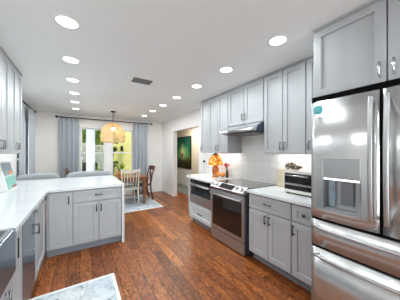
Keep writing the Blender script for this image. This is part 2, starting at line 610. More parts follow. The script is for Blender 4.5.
# glass doors invented behind the camera for the rear fill light
d = struct(MB().box(-.6, 1.8, YF - .09, YF - .02, 2.1, 2.15).box(-.6, -.55, YF - .09, YF - .02, 0, 2.1).box(1.75, 1.8, YF - .09, YF - .02, 0, 2.1).box(.56, .64, YF - .09, YF - .02, 0, 2.1), 'door_1', 'trim_white')
MB().box(-.55, .56, YF - .06, YF - .055, .02, 2.1).box(.64, 1.75, YF - .06, YF - .055, .02, 2.1).build('pane', 'window_glass', d)


# ================================================================ cabinets
def shaker_mb(w, h, rail=.06, t=.022, rec=.013):
    """shaker front, local: x 0..w, front face y=-t, back y=0, z 0..h"""
    bm = MB()
    e = .002
    def ring(ix, y): return [(ix, y, ix), (w - ix, y, ix), (w - ix, y, h - ix), (ix, y, h - ix)]
    rl = min(rail, h * .28)
    def ring2(i, y): return [(rail + i, y, rl + i), (w - rail - i, y, rl + i), (w - rail - i, y, h - rl - i), (rail + i, y, h - rl - i)]
    rs = [ring(0, 0), ring(0, -t + e), ring(e, -t), ring2(0, -t), ring2(.001, -t + rec), ring2(.003, -t + rec)]
    bm.rings(rs, cap=True, smooth=False)
    return bm


def pull(parent, x, z, L=.105, vertical=True, mat='nickel', t=.02):
    """square-footed bar pull on a front whose face is at y=-t"""
    m = MB()
    r = .0065
    y = -t - .025
    if vertical:
        m.tube([(x, y, z - L / 2), (x, y - .003, z), (x, y, z + L / 2)], r, 8)
        for s in (-1, 1): m.tube([(x, -t + .001, z + s * (L / 2 - .012)), (x, y, z + s * (L / 2 - .012))], [.008, .0055], 8)
    else:
        m.tube([(x - L / 2, y, z), (x, y - .003, z), (x + L / 2, y, z)], r, 8)
        for s in (-1, 1): m.tube([(x + s * (L / 2 - .012), -t + .001, z), (x + s * (L / 2 - .012), y, z)], [.008, .0055], 8)
    return m.build('handle', mat, parent)


def front(root, kind, x0, x1, z0, z1, handle=None, hmat='nickel', mat='cabinet_paint', L=.108):
    g = .0045
    o = shaker_mb(x1 - x0 - 2 * g, z1 - z0 - 2 * g).build(kind, mat, root, loc=(x0 + g, 0, z0 + g))
    w, h = x1 - x0 - 2 * g, z1 - z0 - 2 * g
    if handle:
        hx, hz, v = handle
        if v == 'knob':
            MB().lathe([(.006, 0), (.006, -.016), (.018, -.020), (.019, -.026), (.010, -.030), (.001, -.031)], (hx - x0 - g, -.021, hz - z0 - g), 16, 'y').build('knob', hmat, o)
            return o
        pull(o, hx - x0 - g, hz - z0 - g, L, v, hmat)
    return o


def cabinet(name, label, loc, rot, w, h, depth, fronts, group=None, toe=.10, crown=0, mat='cabinet_paint', hmat='nickel', toe_in=.065, fill=None):
    """root at the front-left-bottom of the carcass; local x right, y back, z up"""
    root = thing(name, label, 'cabinet', loc, rot, group)
    b = MB().box(0, w, .0015, depth, toe, h)
    if fill: b.box(*fill)
    b.build('cabinet_body', mat, root)
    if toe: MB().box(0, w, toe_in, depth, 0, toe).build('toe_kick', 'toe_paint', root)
    if crown:
        MB().box(0, w, -.020, depth, h, h + crown * .4).box(0, w, -.026, depth, h + crown * .4, h + crown).build('crown', mat, root)
    for f in fronts:
        front(root, *f, hmat=hmat, mat=mat)
    return root


RR = R(-90)   # fronts facing -X (right wall)
RLft = R(90)  # fronts facing +X (left wall)
GB = 'base cabinets along the range wall'
GU = 'wall cabinets along the range wall'
GH = .885
# ---- right base
cabinet('base_cabinet', 'grey two-door base cabinet with wide drawer, right beside the range', (1.92, 1.79, 0), RR, .598, GH, .60,
        [('drawer', 0, .598, .69, .872, (.299, .785, False)), ('door', 0, .299, .112, .685, (.268, .60, True)), ('door', .299, .598, .112, .685, (.33, .60, True))], GB, hmat='dark_pull')
cabinet('base_cabinet', 'narrow grey base cabinet with one door and drawer, between wide cabinet and refrigerator', (1.92, 1.19, 0), RR, .285, GH, .60,
        [('drawer', 0, .285, .69, .872, (.143, .785, 'knob')), ('door', 0, .285, .112, .685, (.028, .60, True))], GB, hmat='dark_pull')
mwcab = thing('base_cabinet', 'pale base cabinet with rounded end housing the microwave drawer, left of range', 'cabinet', (1.92, 3.40, 0), RR, GB)
MB().box(0, .79, .0, .60, .10, .41).box(0, .02, 0, .60, .41, GH).box(.77, .79, 0, .6, .41, GH).box(.02, .77, .56, .6, .41, GH).build('cabinet_body', 'cabinet_white', mwcab)
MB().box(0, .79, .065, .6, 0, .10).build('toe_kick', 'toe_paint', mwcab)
front(mwcab, 'drawer', .005, .785, .125, .40, (.40, .25, False), 'dark_pull', 'cabinet_white', .12)
ep = [(.60, 0), (.60, GH), (-.02, GH), (-.02, .30)]
for k in range(1, 9):
    a = k / 8 * pi / 2
    ep.append((-.02 + .10 * (1 - cos(a)), .30 - .30 * sin(a)))
MB().prism([(p[0], p[1]) for p in ep], -.06, 0, 'x').build('end_panel', 'cabinet_white', mwcab, bevel=.012, seg=3)

# ---- counters right
ct = MB().box(1.868, XR - .002, .90, 1.802, .886, .92)
tag(ct.build('countertop', 'quartz', bevel=.003), 'white quartz countertop between the range and the refrigerator', 'countertop')
poly = [(XR - .002, 2.604), (1.868, 2.604)]
for k in range(0, 10):
    a = k / 9 * pi / 2
    poly.append((1.868 + .30 * (1 - cos(a)), 3.42 + .30 * sin(a)))
poly.append((XR - .002, 3.72))
tag(MB().prism(poly, .886, .92, 'z').build('countertop', 'quartz', bevel=.003), 'white quartz countertop with a rounded end, left of the range', 'countertop')

# ---- right wall cabinets
UB, UT, CR = 1.40, 2.476, .022
UH = UT - UB
UX = 2.22
UD = XR - UX - .002
cabinet('wall_cabinet', 'tall grey two-door wall cabinet right of the range hood', (UX, 1.795, UB), RR, .595, UH, UD,
        [('door', 0, .2975, 0, UH, (.268, .10, True)), ('door', .2975, .595, 0, UH, (.327, .10, True))], GU, 0, CR)
cabinet('wall_cabinet', 'narrow grey wall cabinet partly hidden behind the refrigerator surround', (UX, 1.197, UB), RR, .29, UH, UD,
        [('door', 0, .29, 0, UH, (.034, .10, True))], GU, 0, CR)
cabinet('wall_cabinet', 'short grey two-door cabinet directly above the range hood', (UX, 2.56, 1.86), RR, .762, UT - 1.86, UD,
        [('door', 0, .381, 0, UT - 1.86, (.352, .115, True)), ('door', .381, .762, 0, UT - 1.86, (.41, .115, True))], GU, 0, CR)
cabinet('wall_cabinet', 'tall grey two-door wall cabinet left of the range hood', (UX, 3.17, UB), RR, .607, UH, UD,
        [('door', 0, .3035, 0, UH, (.274, .10, True)), ('door', .3035, .607, 0, UH, (.333, .10, True))], GU, 0, CR)
cabinet('wall_cabinet', 'narrow grey wall cabinet at the far end beside the hall opening', (UX, 3.45, UB), RR, .277, UH, UD,
        [('door', 0, .277, 0, UH, (.034, .10, True))], GU, 0, CR)
# ---- over the fridge
fx = 1.775
cabinet('wall_cabinet', 'deep grey two-door cabinet above the stainless refrigerator', (fx, .893, 1.895), RR, .955, UT - 1.895, XR - fx - .002,
        [('door', .0, .483, 0, UT - 1.895, (.447, .09, True)), ('door', .483, .955, 0, UT - 1.895, (.519, .09, True))], None, 0, CR, hmat='chrome')
# ---- left wall cabinets
LX = -.71
GL = 'wall cabinets on the left wall'
for y0, lb in ((3.04, 'grey two-door wall cabinet on the left wall, last one before the window curtain'), (2.48, 'grey two-door wall cabinet on the left wall, cut by the picture edge'),
               (1.92, 'grey two-door wall cabinet on the left wall above the sink, outside the picture')):
    cabinet('wall_cabinet', lb, (LX, y0, UB), RLft, .558, UH, .308,
            [('door', 0, .279, 0, UH, (.249, .10, True)), ('door', .279, .558, 0, UH, (.309, .10, True))], GL, 0, CR)
# ---- left base run, fronts at X=-.38
BX = -.40
BD = .615
cabinet('base_cabinet', 'grey one-door base cabinet in the corner between dishwasher and peninsula', (BX, 2.49, 0), RLft, .715, GH, BD,
        [('door', 0, .645, .112, .872, (.03, .64, True))], None, hmat='dark_pull')
cabinet('base_cabinet', 'thin grey filler pull-out cabinet between sink and dishwasher', (BX, 1.733, 0), RLft, .247, GH, BD,
        [], None)
cabinet('base_cabinet', 'pale sink base cabinet below the stainless apron sink', (BX, .975, 0), RLft, .755, .625, BD,
        [('door', 0, .3775, .112, .618, (.34, .53, True)), ('door', .3775, .755, .112, .618, (.60, .53, True))], None, hmat='nickel')
cabinet('base_cabinet', 'grey two-door base cabinet nearest the camera on the left, outside the picture', (BX, .30, 0), RLft, .67, GH, BD,
        [('door', 0, .335, .112, .872, (.30, .75, True)), ('door', .335, .67, .112, .872, (.37, .75, True))], None)
fl = [o for o in bpy.data.objects if o.get('label', '').startswith('thin grey filler')][0]
fp = MB().box(.003, .244, -.022, 0, .112, .880).build('front_panel', 'cabinet_paint', fl, bevel=.002)
MB().box(.12, .138, -.0275, -.018, .655, .80).build('pull', 'black_metal', fp, bevel=.002)
# ---- peninsula
cabinet('base_cabinet', 'grey peninsula cabinet with one tall door at the inside corner', (-.376, 3.21, 0), 0, .293, GH, .60,
        [('door', .02, .293, .112, .872, (.245, .755, True))], None, hmat='dark_pull', toe_in=.05)
cabinet('base_cabinet', 'grey peninsula cabinet with a wide drawer over two doors', (-.082, 3.21, 0), 0, .636, GH, .60,
        [('drawer', 0, .636, .705, .872, (.318, .79, False)), ('door', 0, .318, .112, .70, (.288, .60, True)), ('door', .318, .636, .112, .70, (.348, .60, True))], None, hmat='dark_pull', toe_in=.05)
c = MB().box(XL + .002, .556, 3.17, 4.47, .886, .92)
c.box(XL + .002, -.355, 1.724, 3.17, .886, .92).box(XL + .002, -.862, .98, 1.724, .886, .92).box(XL + .002, -.355, .3, .98, .886, .92)
c.box(.556, .592, 3.17, 4.47, .886, .92)
pc = c.build('peninsula_countertop', 'quartz')
tag(pc, 'white quartz countertop wrapping from the sink onto the peninsula', 'countertop')
MB().box(.556, .592, 3.17, 3.83, 0, .886).build('waterfall_end', 'quartz', pc)

# ================================================================ sink
sk = thing('apron_sink', 'stainless farmhouse sink with an apron front set in the left counter', 'sink', (-.362, .985, .635), RLft)
# local x -> +Y, y -> -X
MB().box(0, .735, -.002, .010, 0, .285).build('apron', 'steel_blue', sk, bevel=.004)
b = MB()
b.box(0, .735, .010, .03, .03, .285).box(0, .735, .465, .495, .03, .28).box(0, .02, .03, .465, .03, .28).box(.715, .735, .03, .465, .03, .28).box(0, .735, .010, .495, .01, .03)
b.build('basin', 'steel_h', sk)
MB().lathe([(.045, 0), (.045, .004), (.02, .005)], (.37, .25, .03), 20).build('drain', 'chrome', sk)

# ================================================================ dishwasher
dw = thing('dishwasher', 'stainless dishwasher under the left counter beside the corner cabinet', 'dishwasher', (BX, 1.985, 0), RLft)
MB().box(0, .50, .0, .58, .10, .88).build('tub', 'appliance_side', dw)
MB().box(.004, .496, -.022, 0, .105, .856).build('door', 'steel_blue', dw, bevel=.004)
MB().tube([(.41, -.048, .84), (.49, -.048, .84)], .007, 12).tube([(.415, -.02, .84), (.415, -.048, .84)], .006).tube([(.485, -.02, .84), (.485, -.048, .84)], .006).build('handle', 'nickel', dw)
MB().box(0, .50, .06, .58, 0, .10).build('toe_kick', 'appliance_side', dw)

# ================================================================ refrigerator
FX = 1.70
fr = thing('refrigerator', 'large stainless french-door refrigerator with water dispenser and two drawers', 'refrigerator', (FX, .885, 0), RR)
FW = .915
MB().box(.0, FW, .085, .80, .02, 1.892).box(.006, FW - .006, .0775, .085, .06, 1.835).box(0.04, FW - .04, .1, .78, 0, .02).build('fridge_body', 'appliance_side', fr)
MB().box(.006, FW - .006, .010, .0765, .6145, .6335).box(.006, FW - .006, .010, .0765, .8495, .8695).box(.4505, .4665, .010, .0765, .8705, 1.84).box(0, FW, .02, .084, 1.842, 1.892).build('gap_shade', 'gap_shade_black', fr)  # black filler paints the shade of the door seams and the gap on top


def steel_front(x0, x1, z0, z1, hole=None, bow=.012, th=.08):
    """bowed sheet front, local y=0 at the edges, bulging to -bow"""
    m = MB()
    xs = sorted(set([x0 + (x1 - x0) * i / 16 for i in range(17)] + (list(hole[:2]) if hole else [])))
    zs = [z0] + (list(hole[2:]) if hole else []) + [z1]
    def yy(x):
        u = (x - x0) / (x1 - x0) * 2 - 1
        return -bow * (1 - abs(u) ** 3) + .003 * max(0, abs(u) - .96) / .04
    V = {}
    for i, x in enumerate(xs):
        for j, z in enumerate(zs):
            V[i, j] = m.bm.verts.new((x, yy(x), z))
    for i in range(len(xs) - 1):
        for j in range(len(zs) - 1):
            if hole and j == 1 and xs[i] >= hole[0] - 1e-6 and xs[i + 1] <= hole[1] + 1e-6: continue
            f = m.bm.faces.new((V[i, j], V[i + 1, j], V[i + 1, j + 1], V[i, j + 1])); f.smooth = True
    # sides and back
    n, k = len(xs) - 1, len(zs) - 1
    bk = [m.bm.verts.new(p) for p in ((x0, th, z0), (x1, th, z0), (x1, th, z1), (x0, th, z1))]
    m.bm.faces.new([V[0, j] for j in range(k + 1)] + [bk[3], bk[0]])
    m.bm.faces.new([V[n, j] for j in range(k, -1, -1)] + [bk[1], bk[2]])
    m.bm.faces.new([V[i, k] for i in range(n + 1)] + [bk[2], bk[3]])
    m.bm.faces.new([V[i, 0] for i in range(n, -1, -1)] + [bk[0], bk[1]])
    m.bm.faces.new(bk)
    return m


H0, H1, HZ0, HZ1 = .105, .352, .955, 1.375
dl = steel_front(.004, .450, .870, 1.84, (H0, H1, HZ0, HZ1)).build('door', 'steel_v', fr)
dr = steel_front(.467, FW - .004, .870, 1.84).build('door', 'steel_v', fr)
for d_, hx in ((dl, .418), (dr, .498)):
    pts = []
    for i in range(13):
        u = i / 12
        pts.append((hx, -.042 - .022 * sin(pi * u), .945 + (1.795 - .945) * u))
    m = MB()
    rings = []
    for (x, y, z) in pts:
        w = .0155
        rings.append([(x - w, y, z), (x - w * .8, y - .014, z), (x, y - .019, z), (x + w * .8, y - .014, z), (x + w, y, z), (x, y + .004, z)])
    m.rings(rings)
    m.box(hx - .012, hx + .012, -.045, -.004, .95, .985).box(hx - .012, hx + .012, -.045, -.004, 1.755, 1.79)
    m.build('handle', 'steel_satin', d_, bevel=.002)
# dispenser set in the left door
ds = MB()
y0, y1 = -.012, .07
ds.box(H0, H1, y0 + .004, .02, 1.21, HZ1 - .006)
ds.box(H0, H1, y1, y1 + .006, HZ0, 1.21).box(H0, H0 + .006, 0, y1, HZ0, 1.21).box(H1 - .006, H1, 0, y1, HZ0, 1.21).box(H0, H1, 0, y1, HZ0, HZ0 + .012).box(H0, H1, .02, y1, 1.20, 1.21)
disp = ds.build('dispenser', 'steel_satin', dl)
m = MB()
for a, b_, c_, d_ in ((H0 - .004, H0 + .004, HZ0, HZ1), (H1 - .004, H1 + .004, HZ0, HZ1)): m.box(a, b_, -.016, -.004, c_, d_)
m.box(H0, H1, -.016, -.004, HZ1 - .006, HZ1 + .002).box(H0, H1, -.016, -.004, HZ0 - .002, HZ0 + .006)
m.build('dispenser_frame', 'chrome', disp)
MB().box(H0 + .008, H1 - .008, -.012, .0, 1.198, 1.21).build('dispenser_light', 'dispenser_light', disp)
MB().prism([(.045, 1.19), (.062, 1.19), (.064, 1.00), (.05, 1.00)], H0 + .10, H0 + .185, 'x').build('paddle', 'grey_plastic', disp, bevel=.004)
MB().box(H0 + .02, H0 + .06, .05, .068, .975, 1.19).build('side_channel', 'photo_blue', disp)
MB().box(H0 + .01, H1 - .01, .002, .068, HZ0 + .012, HZ0 + .018).build('drip_tray', 'steel_h', disp)
for z0, z1, hz in ((.634, .849, .80), (.06, .614, .567)):
    dd = steel_front(.004, FW - .004, z0, z1, bow=.010).build('drawer', 'steel_v', fr)
    pts = [(.05 + (FW - .10) * i / 16, -.045 - .03 * sin(pi * i / 16), hz) for i in range(17)]
    m = MB().tube(pts, .0135, 12, flat=.95)
    m.tube([(.065, 0, hz), (.065, -.046, hz)], .013).tube([(FW - .065, 0, hz), (FW - .065, -.046, hz)], .013)
    m.build('handle', 'steel_satin', dd)
MB().box(.01, FW - .01, .03, .1, .0, .055).build('kick_grille', 'appliance_side', fr)
# teal magnet
mg = MB().lathe([(.0005, 0), (.042, 0), (.044, -.003), (.042, -.006), (.0005, -.006)], (0, 0, 0), 28, 'y').build('fridge_magnet', 'teal', loc=(FX - .0125, .816, 1.772), rot=(0, 0, RR))
mg.scale = (.92, 1, .92)
tag(mg, 'round teal magnet on the top corner of the refrigerator door', 'magnet')
m = MB()
for k in range(24):
    a0, a1 = 2 * pi * k / 24, 2 * pi * (k + .6) / 24
    m.tube([(.034 * sin(a0), -.0065, .034 * cos(a0)), (.034 * sin(a1), -.0065, .034 * cos(a1))], .0016, 6)
m.tube([(.018 * sin(2 * pi * k / 20), -.0065, .018 * cos(2 * pi * k / 20)) for k in range(21)], .0022, 6)
m.tube([(-.012, -.0065, 0), (0, -.0065, .01), (.012, -.0065, -.004)], .002, 6)
m.build('emblem', 'teal_pale', mg)

# ================================================================ range
rg = thing('range', 'stainless slide-in range with black glass cooktop and oven window', 'range', (1.88, 2.597, 0), RR)
RW = .757
MB().box(0, RW + .025, .03, .645, .03, .905).build('range_body', 'appliance_side', rg)
MB().box(0, RW + .03, .05, .648, .905, .928).build('cooktop', 'cooktop_glass', rg, bevel=.003)
m = MB()
for cx_, cy_, rr in ((.2, .2, .09), (.58, .2, .11), (.2, .48, .075), (.58, .48, .09)):
    MB().lathe([(rr - .003, 0), (rr - .003, .0006), (rr, .0006), (rr, 0)], (cx_, cy_, .928), 36, cap=False).build('burner_ring', 'grey_plastic', rg)
# sloped control panel
MB().prism([(-.035, .835), (-.045, .86), (.05, .93), (.06, .93), (.06, .835)], 0, RW, 'x').build('control_panel', 'steel_h', rg, bevel=.002)
sl = math.atan2(.07, .095)
nx, nz = -sin(sl), cos(sl)


def on_panel(u):  # along the slope
    return (-.045 + .095 * u, .86 + .07 * u)


y_, z_ = on_panel(.5)
m = MB()
for x0, x1 in ((.22, .53),):
    (ya, za), (yb, zb) = on_panel(.12), on_panel(.9)
    e = .002
    m.prism([(ya + nx * e, za + nz * e), (yb + nx * e, zb + nz * e), (yb, zb), (ya, za)], x0, x1, 'x')
m.build('display', 'black_glass', rg)
for kx in (.055, .145, .60, .695):
    m = MB()
    n = 20
    rings = []
    for r_, h_ in ((.026, 0), (.026, .006), (.021, .008), (.019, .026), (.016, .028)):
        ring = []
        for k in range(n):
            a = 2 * pi * k / n
            cx_, cs = r_ * cos(a), r_ * sin(a)
            ring.append((kx + cx_, y_ + nx * h_ + cs * cos(sl), z_ + nz * h_ + cs * sin(sl)))
        rings.append(ring)
    m.rings(rings)
    m.build('knob', 'chrome', rg)
od = MB()
oz0, oz1 = .185, .815
od.box(.004, RW - .004, -.02, .02, oz0, oz0 + .075).box(.004, RW - .004, -.02, .02, oz1 - .10, oz1).box(.004, .06, -.02, .02, oz0 + .075, oz1 - .10).box(RW - .06, RW - .004, -.02, .02, oz0 + .075, oz1 - .10)
od = od.build('oven_door', 'steel_h', rg)
MB().box(.045, RW - .045, -.0215, .0, oz0 + .06, oz1 - .085).build('oven_window', 'black_glass', od)
MB().tube([(.03, -.062, .755), (RW / 2, -.068, .755), (RW - .03, -.062, .755)], .0145, 12).tube([(.06, -.02, .755), (.06, -.062, .755)], .01).tube([(RW - .06, -.02, .755), (RW - .06, -.062, .755)], .01).build('handle', 'steel_h', od)
dd = MB().box(.004, RW - .004, -.02, .02, .02, .172).build('storage_drawer', 'steel_h', rg, bevel=.004)
MB().box(.004, RW - .004, -.012, .02, .1725, .184).build('seam', 'black_plastic', dd)
MB().box(.03, RW - .03, .05, .6, 0, .03).build('base', 'black_plastic', rg)

# ================================================================ microwave drawer
mw = thing('microwave_drawer', 'stainless microwave drawer built under the counter, left of the range', 'microwave', (1.92, 3.378, .415), RR)
MWW = .745
MB().box(.0, MWW, .0, .5, .005, .465).build('housing', 'appliance_side', mw)
MB().box(0, MWW, -.022, .0, .395, .463).build('control_strip', 'black_glass', mw, bevel=.002)
for i in range(7): MB().box(.08 + i * .045, .105 + i * .045, -.0235, -.022, .42, .438).build('button', 'nickel', mw)
md = MB().box(0, MWW, -.026, .0, .01, .17).box(0, MWW, -.026, 0, .345, .385).box(0, .03, -.026, 0, .17, .345).box(MWW - .03, MWW, -.026, 0, .17, .345).build('door', 'steel_h', mw)
MB().box(.03, MWW - .03, -.02, .0, .17, .345).build('window', 'black_glass', md)
MB().tube([(.03, -.06, .365), (MWW - .03, -.06, .365)], .012, 10).tube([(.06, -.02, .365), (.06, -.06, .365)], .008).tube([(MWW - .06, -.02, .365), (MWW - .06, -.06, .365)], .008).build('handle', 'steel_h', md)

# ================================================================ range hood
hd = thing('range_hood', 'slim stainless range hood with ends coloured dark for shade under the short cabinet', 'range hood', (XR, 2.558, 1.70), RR)
# local: x 0..w, y negative toward the room (y=0 at wall)
HW = .757
prof = [(-.01, .158), (-.33, .158), (-.36, .145), (-.42, .115), (-.49, .082), (-.535, .062), (-.55, .045), (-.545, .028), (-.50, .02), (-.01, .0)]
MB().prism(prof, .012, HW - .014, 'x', smooth=False).build('hood_shell', 'steel_gloss', hd, bevel=.004)
side = [(-.01, .155), (-.33, .155), (-.40, .115), (-.44, .06), (-.44, .012), (-.01, .003)]
for x0, x1 in ((0, .012), (HW - .014, HW)):
    MB().prism(side, x0, x1, 'x').build('side_panel', 'hood_end_shade', hd)  # shade and reflection on the steel ends put into their colour
m = MB()
for i in range(2): m.box(.06 + i * .33, .36 + i * .33, -.44, -.08, -.004, .012)
m.build('filter', 'grey_plastic', hd)
for i in range(4): MB().lathe([(.009, 0), (.009, -.006), (.007, -.008)], (.30 + i * .045, -.548, .038), 12, 'y').build('button', 'black_plastic', hd)

# ================================================================ curtains and rods
def curtain(label, p0, p1, z0, z1, folds, amp, seed, group):
    rnd = random.Random(seed)
    p0, p1 = Vector(p0), Vector(p1)
    d_ = (p1 - p0); L = d_.length; d_.normalize()
    nrm = Vector((-d_.y, d_.x))
    nx_, nz_ = folds * 10, 14
    ph = [rnd.uniform(-.5, .5) for _ in range(folds + 1)]
    m = MB()
    rows = []
    for j in range(nz_ + 1):
        v = j / nz_
        row = []
        for i in range(nx_ + 1):
            u = i / nx_
            k = min(folds - 1, int(u * folds))
            a = amp * (.55 + .45 * v) * (1 + .35 * ph[k])
            off = a * sin(2 * pi * folds * u + .6 * v * ph[k])
            s_ = u + .01 * sin(3 * v + 9 * u) * v
            p = p0 + d_ * (L * s_) + nrm * off
            row.append(m.bm.verts.new((p.x - p0.x, p.y - p0.y, z1 + (z0 - z1) * v)))
        rows.append(row)
    for a, b_ in zip(rows, rows[1:]):
        for i in range(nx_):
            f = m.bm.faces.new((a[i], a[i + 1], b_[i + 1], b_[i])); f.smooth = True
    o = m.build('curtain', 'curtain_blue', loc=(p0.x, p0.y, 0), solid=.004)
    return tag(o, label, 'curtain', group)


GC = 'blue-grey dining room curtains'
curtain('blue-grey curtain left of the back window', (-.47, 6.45), (-.02, 6.45), .02, 2.368, 4, .075, 1, GC)
curtain('blue-grey curtain right of the back window', (1.50, 6.45), (1.95, 6.45), .02, 2.368, 4, .075, 2, GC)
curtain('blue-grey curtain on the left wall, far side of the side window', (-.92, 5.40), (-.92, 5.92), .02, 2.368, 6, .03, 3, GC)
curtain('blue-grey curtain on the left wall, near side, seen below the wall cabinets', (-.94, 4.79), (-.94, 5.02), .02, 2.368, 5, .03, 4, GC)


def rod(label, a, b_, wall):
    a, b_ = Vector(a), Vector(b_)
    L = (b_ - a).length
    root = thing('curtain_rod', label, 'curtain rod', a, math.atan2(b_.y - a.y, b_.x - a.x))
    MB().tube([(0, 0, 0), (L, 0, 0)], .014, 12).build('pole', 'black_metal', root)
    for x in (0, L):
        MB().ball((x, 0, 0), .032, 8).build('finial', 'black_metal', root)
    for x in (.10, L - .10):
        MB().tube([(x, 0, 0), (x, wall, 0)], .008, 8).lathe([(.02, 0), (.02, .008)], (x, wall - (.008 if wall > 0 else 0), 0), 14, 'y').build('bracket', 'black_metal', root)
    return root


rod('long black curtain rod above the back window', (-.54, 6.45, 2.385), (2.09, 6.45, 2.385), .15)
rod('black curtain rod on the left wall above the side window', (-.92, 4.15, 2.385), (-.92, 5.98, 2.385), .10)

# ================================================================ ceiling fixtures
GLT = 'round recessed ceiling lights'
can = thing('recessed_light', 'x', 'ceiling light', (0, 0, ZC), 0, GLT)
MB().lathe([(.092, 0), (.091, -.005), (.078, -.006), (.076, -.002)], n=32, cap=False).build('trim_ring', 'trim_white', can)
MB().lathe([(.074, -.001), (.074, -.004), (.001, -.005)], n=32).build('lens', 'lamp_lens', can)
light('lamp', 'AREA', (0, 0, -.012), (0, 0, 0), CAN_W, (.92, .99, 1), .17, shape='DISK', parent=can)
ordn = ['nearest', 'second', 'third', 'fourth', 'fifth', 'sixth', 'seventh']
spots = []
for i, y in enumerate((1.155, 1.925, 2.665, 3.43, 4.165, 4.9, 5.66)):
    spots.append((1.62, y, 'recessed ceiling light, %s from the camera in the row by the range' % ordn[i]))
for i, y in enumerate((1.925, 2.69, 3.43, 4.17, 4.9, 5.66)):
    spots.append((-.09, y, 'recessed ceiling light, %s in view in the row above the left counter' % ordn[i]))
spots += [(-.09, .9, 'added recessed ceiling light above the camera, outside the picture'), (1.62, -.4, 'added recessed ceiling light behind the camera near the refrigerator'),  # unseen lamps added to light the room
          (-.09, -.6, 'added recessed ceiling light behind the camera by the left wall'), (.8, -1.7, 'added recessed ceiling light nearest the added rear glass doors')]
for i, (x, y, lb) in enumerate(spots):
    o = can if i == 0 else copy_tree(can)
    o.location = (x, y, ZC)
    o['label'] = lb

vt = thing('ceiling_vent', 'rectangular grey air vent in the ceiling', 'vent', (.80, 2.92, ZC))
MB().box(-.13, .13, -.085, .085, -.002, 0).build('backing', 'sensor_dark', vt)
MB().box(-.14, .14, -.095, -.08, -.008, 0).box(-.14, .14, .08, .095, -.008, 0).box(-.14, -.125, -.08, .08, -.008, 0).box(.125, .14, -.08, .08, -.008, 0).build('frame', 'vent_grey', vt)
m = MB()
for i in range(9): m.prism([(-.072 + i * .018, -.001), (-.064 + i * .018, -.009), (-.062 + i * .018, -.009), (-.070 + i * .018, -.001)], -.125, .125, 'x')
m.build('slats', 'vent_grey', vt)

# under-cabinet LED bars
for y0, y1, lb in ((1.21, 1.785, 'slim light bar under the wall cabinet right of the hood'), (2.575, 3.16, 'slim light bar under the wall cabinet left of the hood'),
                   (.92, 1.18, 'short light bar under the narrow cabinet by the refrigerator'), (3.19, 3.43, 'short light bar under the end wall cabinet')):
    u = thing('light_bar', lb, 'light', (2.42, (y0 + y1) / 2, UB), 0, 'under-cabinet light bars')
    L = y1 - y0 - .04
    MB().box(-.012, .012, -L / 2, L / 2, -.010, 0).build('bar', 'trim_white', u)
    MB().box(-.009, .009, -L / 2, L / 2, -.012, -.010).build('lens', 'strip_lens', u)
    light('lamp', 'AREA', (0, 0, -.014), (0, R(-10), 0), STRIP_W * L / .55, (1, .97, .93), .02, L, parent=u)

# ================================================================ pendant
PX, PY = .745, 5.52
pd = thing('pendant_lamp', 'woven rattan dome pendant lamp hanging over the dining table', 'lamp', (PX, PY, ZC))
MB().lathe([(.06, 0), (.06, -.02), (.01, -.03)], n=24).build('canopy', 'black_metal', pd)
MB().tube([(0, 0, -.02), (0, 0, -.36)], .009, 8).build('cord', 'rope_brown', pd)
ZT, ZB = -.31, -.82


def shade_r(t):  # 0 top .. 1 bottom
    return .035 + .262 * math.sqrt(max(0, 1 - (1 - min(1, t / .72)) ** 2)) if t < .72 else .297 - .015 * (t - .72) / .28


m = MB()
NR = 44
for k in range(NR):
    a = 2 * pi * k / NR
    pts = []
    for i in range(13):
        t = i / 12
        r = shade_r(t)
        tw = .25 * t
        pts.append((r * cos(a + tw), r * sin(a + tw), ZT + (ZB - ZT) * t))
    m.tube(pts, .0042, 4)
    pts = [(shade_r(i / 12) * cos(a - .25 * i / 12), shade_r(i / 12) * sin(a - .25 * i / 12), ZT + (ZB - ZT) * i / 12) for i in range(13)]
    m.tube(pts, .0042, 4)
for j in range(15):
    t = (j + .5) / 15
    r = shade_r(t) + .001
    w = .010 if j in (10, 14) else .0045
    m.tube([(r * cos(2 * pi * k / 36), r * sin(2 * pi * k / 36), ZT + (ZB - ZT) * t) for k in range(37)], w, 5)
m.build('lamp_shade', 'rattan', pd)
sk_ = MB().tube([(0, 0, -.36), (0, 0, -.44)], .02, 12).build('socket', 'black_metal', pd)
MB().ball((0, 0, -.475), .042, 8).build('bulb', 'bulb_warm', sk_)
light('lamp', 'POINT', (0, 0, -.475), (0, 0, 0), 16, (1, .78, .5), .05, parent=pd)

# ================================================================ dining set
TX0, TX1, TY0, TY1 = .08, 1.58, 5.14, 6.04
tb = thing('dining_table', 'brown wooden dining table behind the peninsula', 'table', ((TX0 + TX1) / 2, (TY0 + TY1) / 2, .012))
hx, hy = (TX1 - TX0) / 2, (TY1 - TY0) / 2
MB().box(-hx, hx, -hy, hy, .715, .748).build('tabletop', 'wood_table', tb, bevel=.006)
MB().box(-hx + .07, hx - .07, -hy + .06, -hy + .085, .62, .715).box(-hx + .07, hx - .07, hy - .085, hy - .06, .62, .715).box(-hx + .06, -hx + .085, -hy + .085, hy - .085, .62, .715).box(hx - .085, hx - .06, -hy + .085, hy - .085, .62, .715).build('apron', 'wood_table', tb)
for sx in (-1, 1):
    for sy in (-1, 1):
        x, y = sx * (hx - .085), sy * (hy - .08)
        m = MB()
        m.rings([[(x + a * w, y + b_ * w, z) for a, b_ in ((-1, -1), (1, -1), (1, 1), (-1, 1))] for z, w in ((0, .028), (.5, .04), (.715, .04))], smooth=False)
        m.build('leg', 'wood_table', tb, bevel=.004)

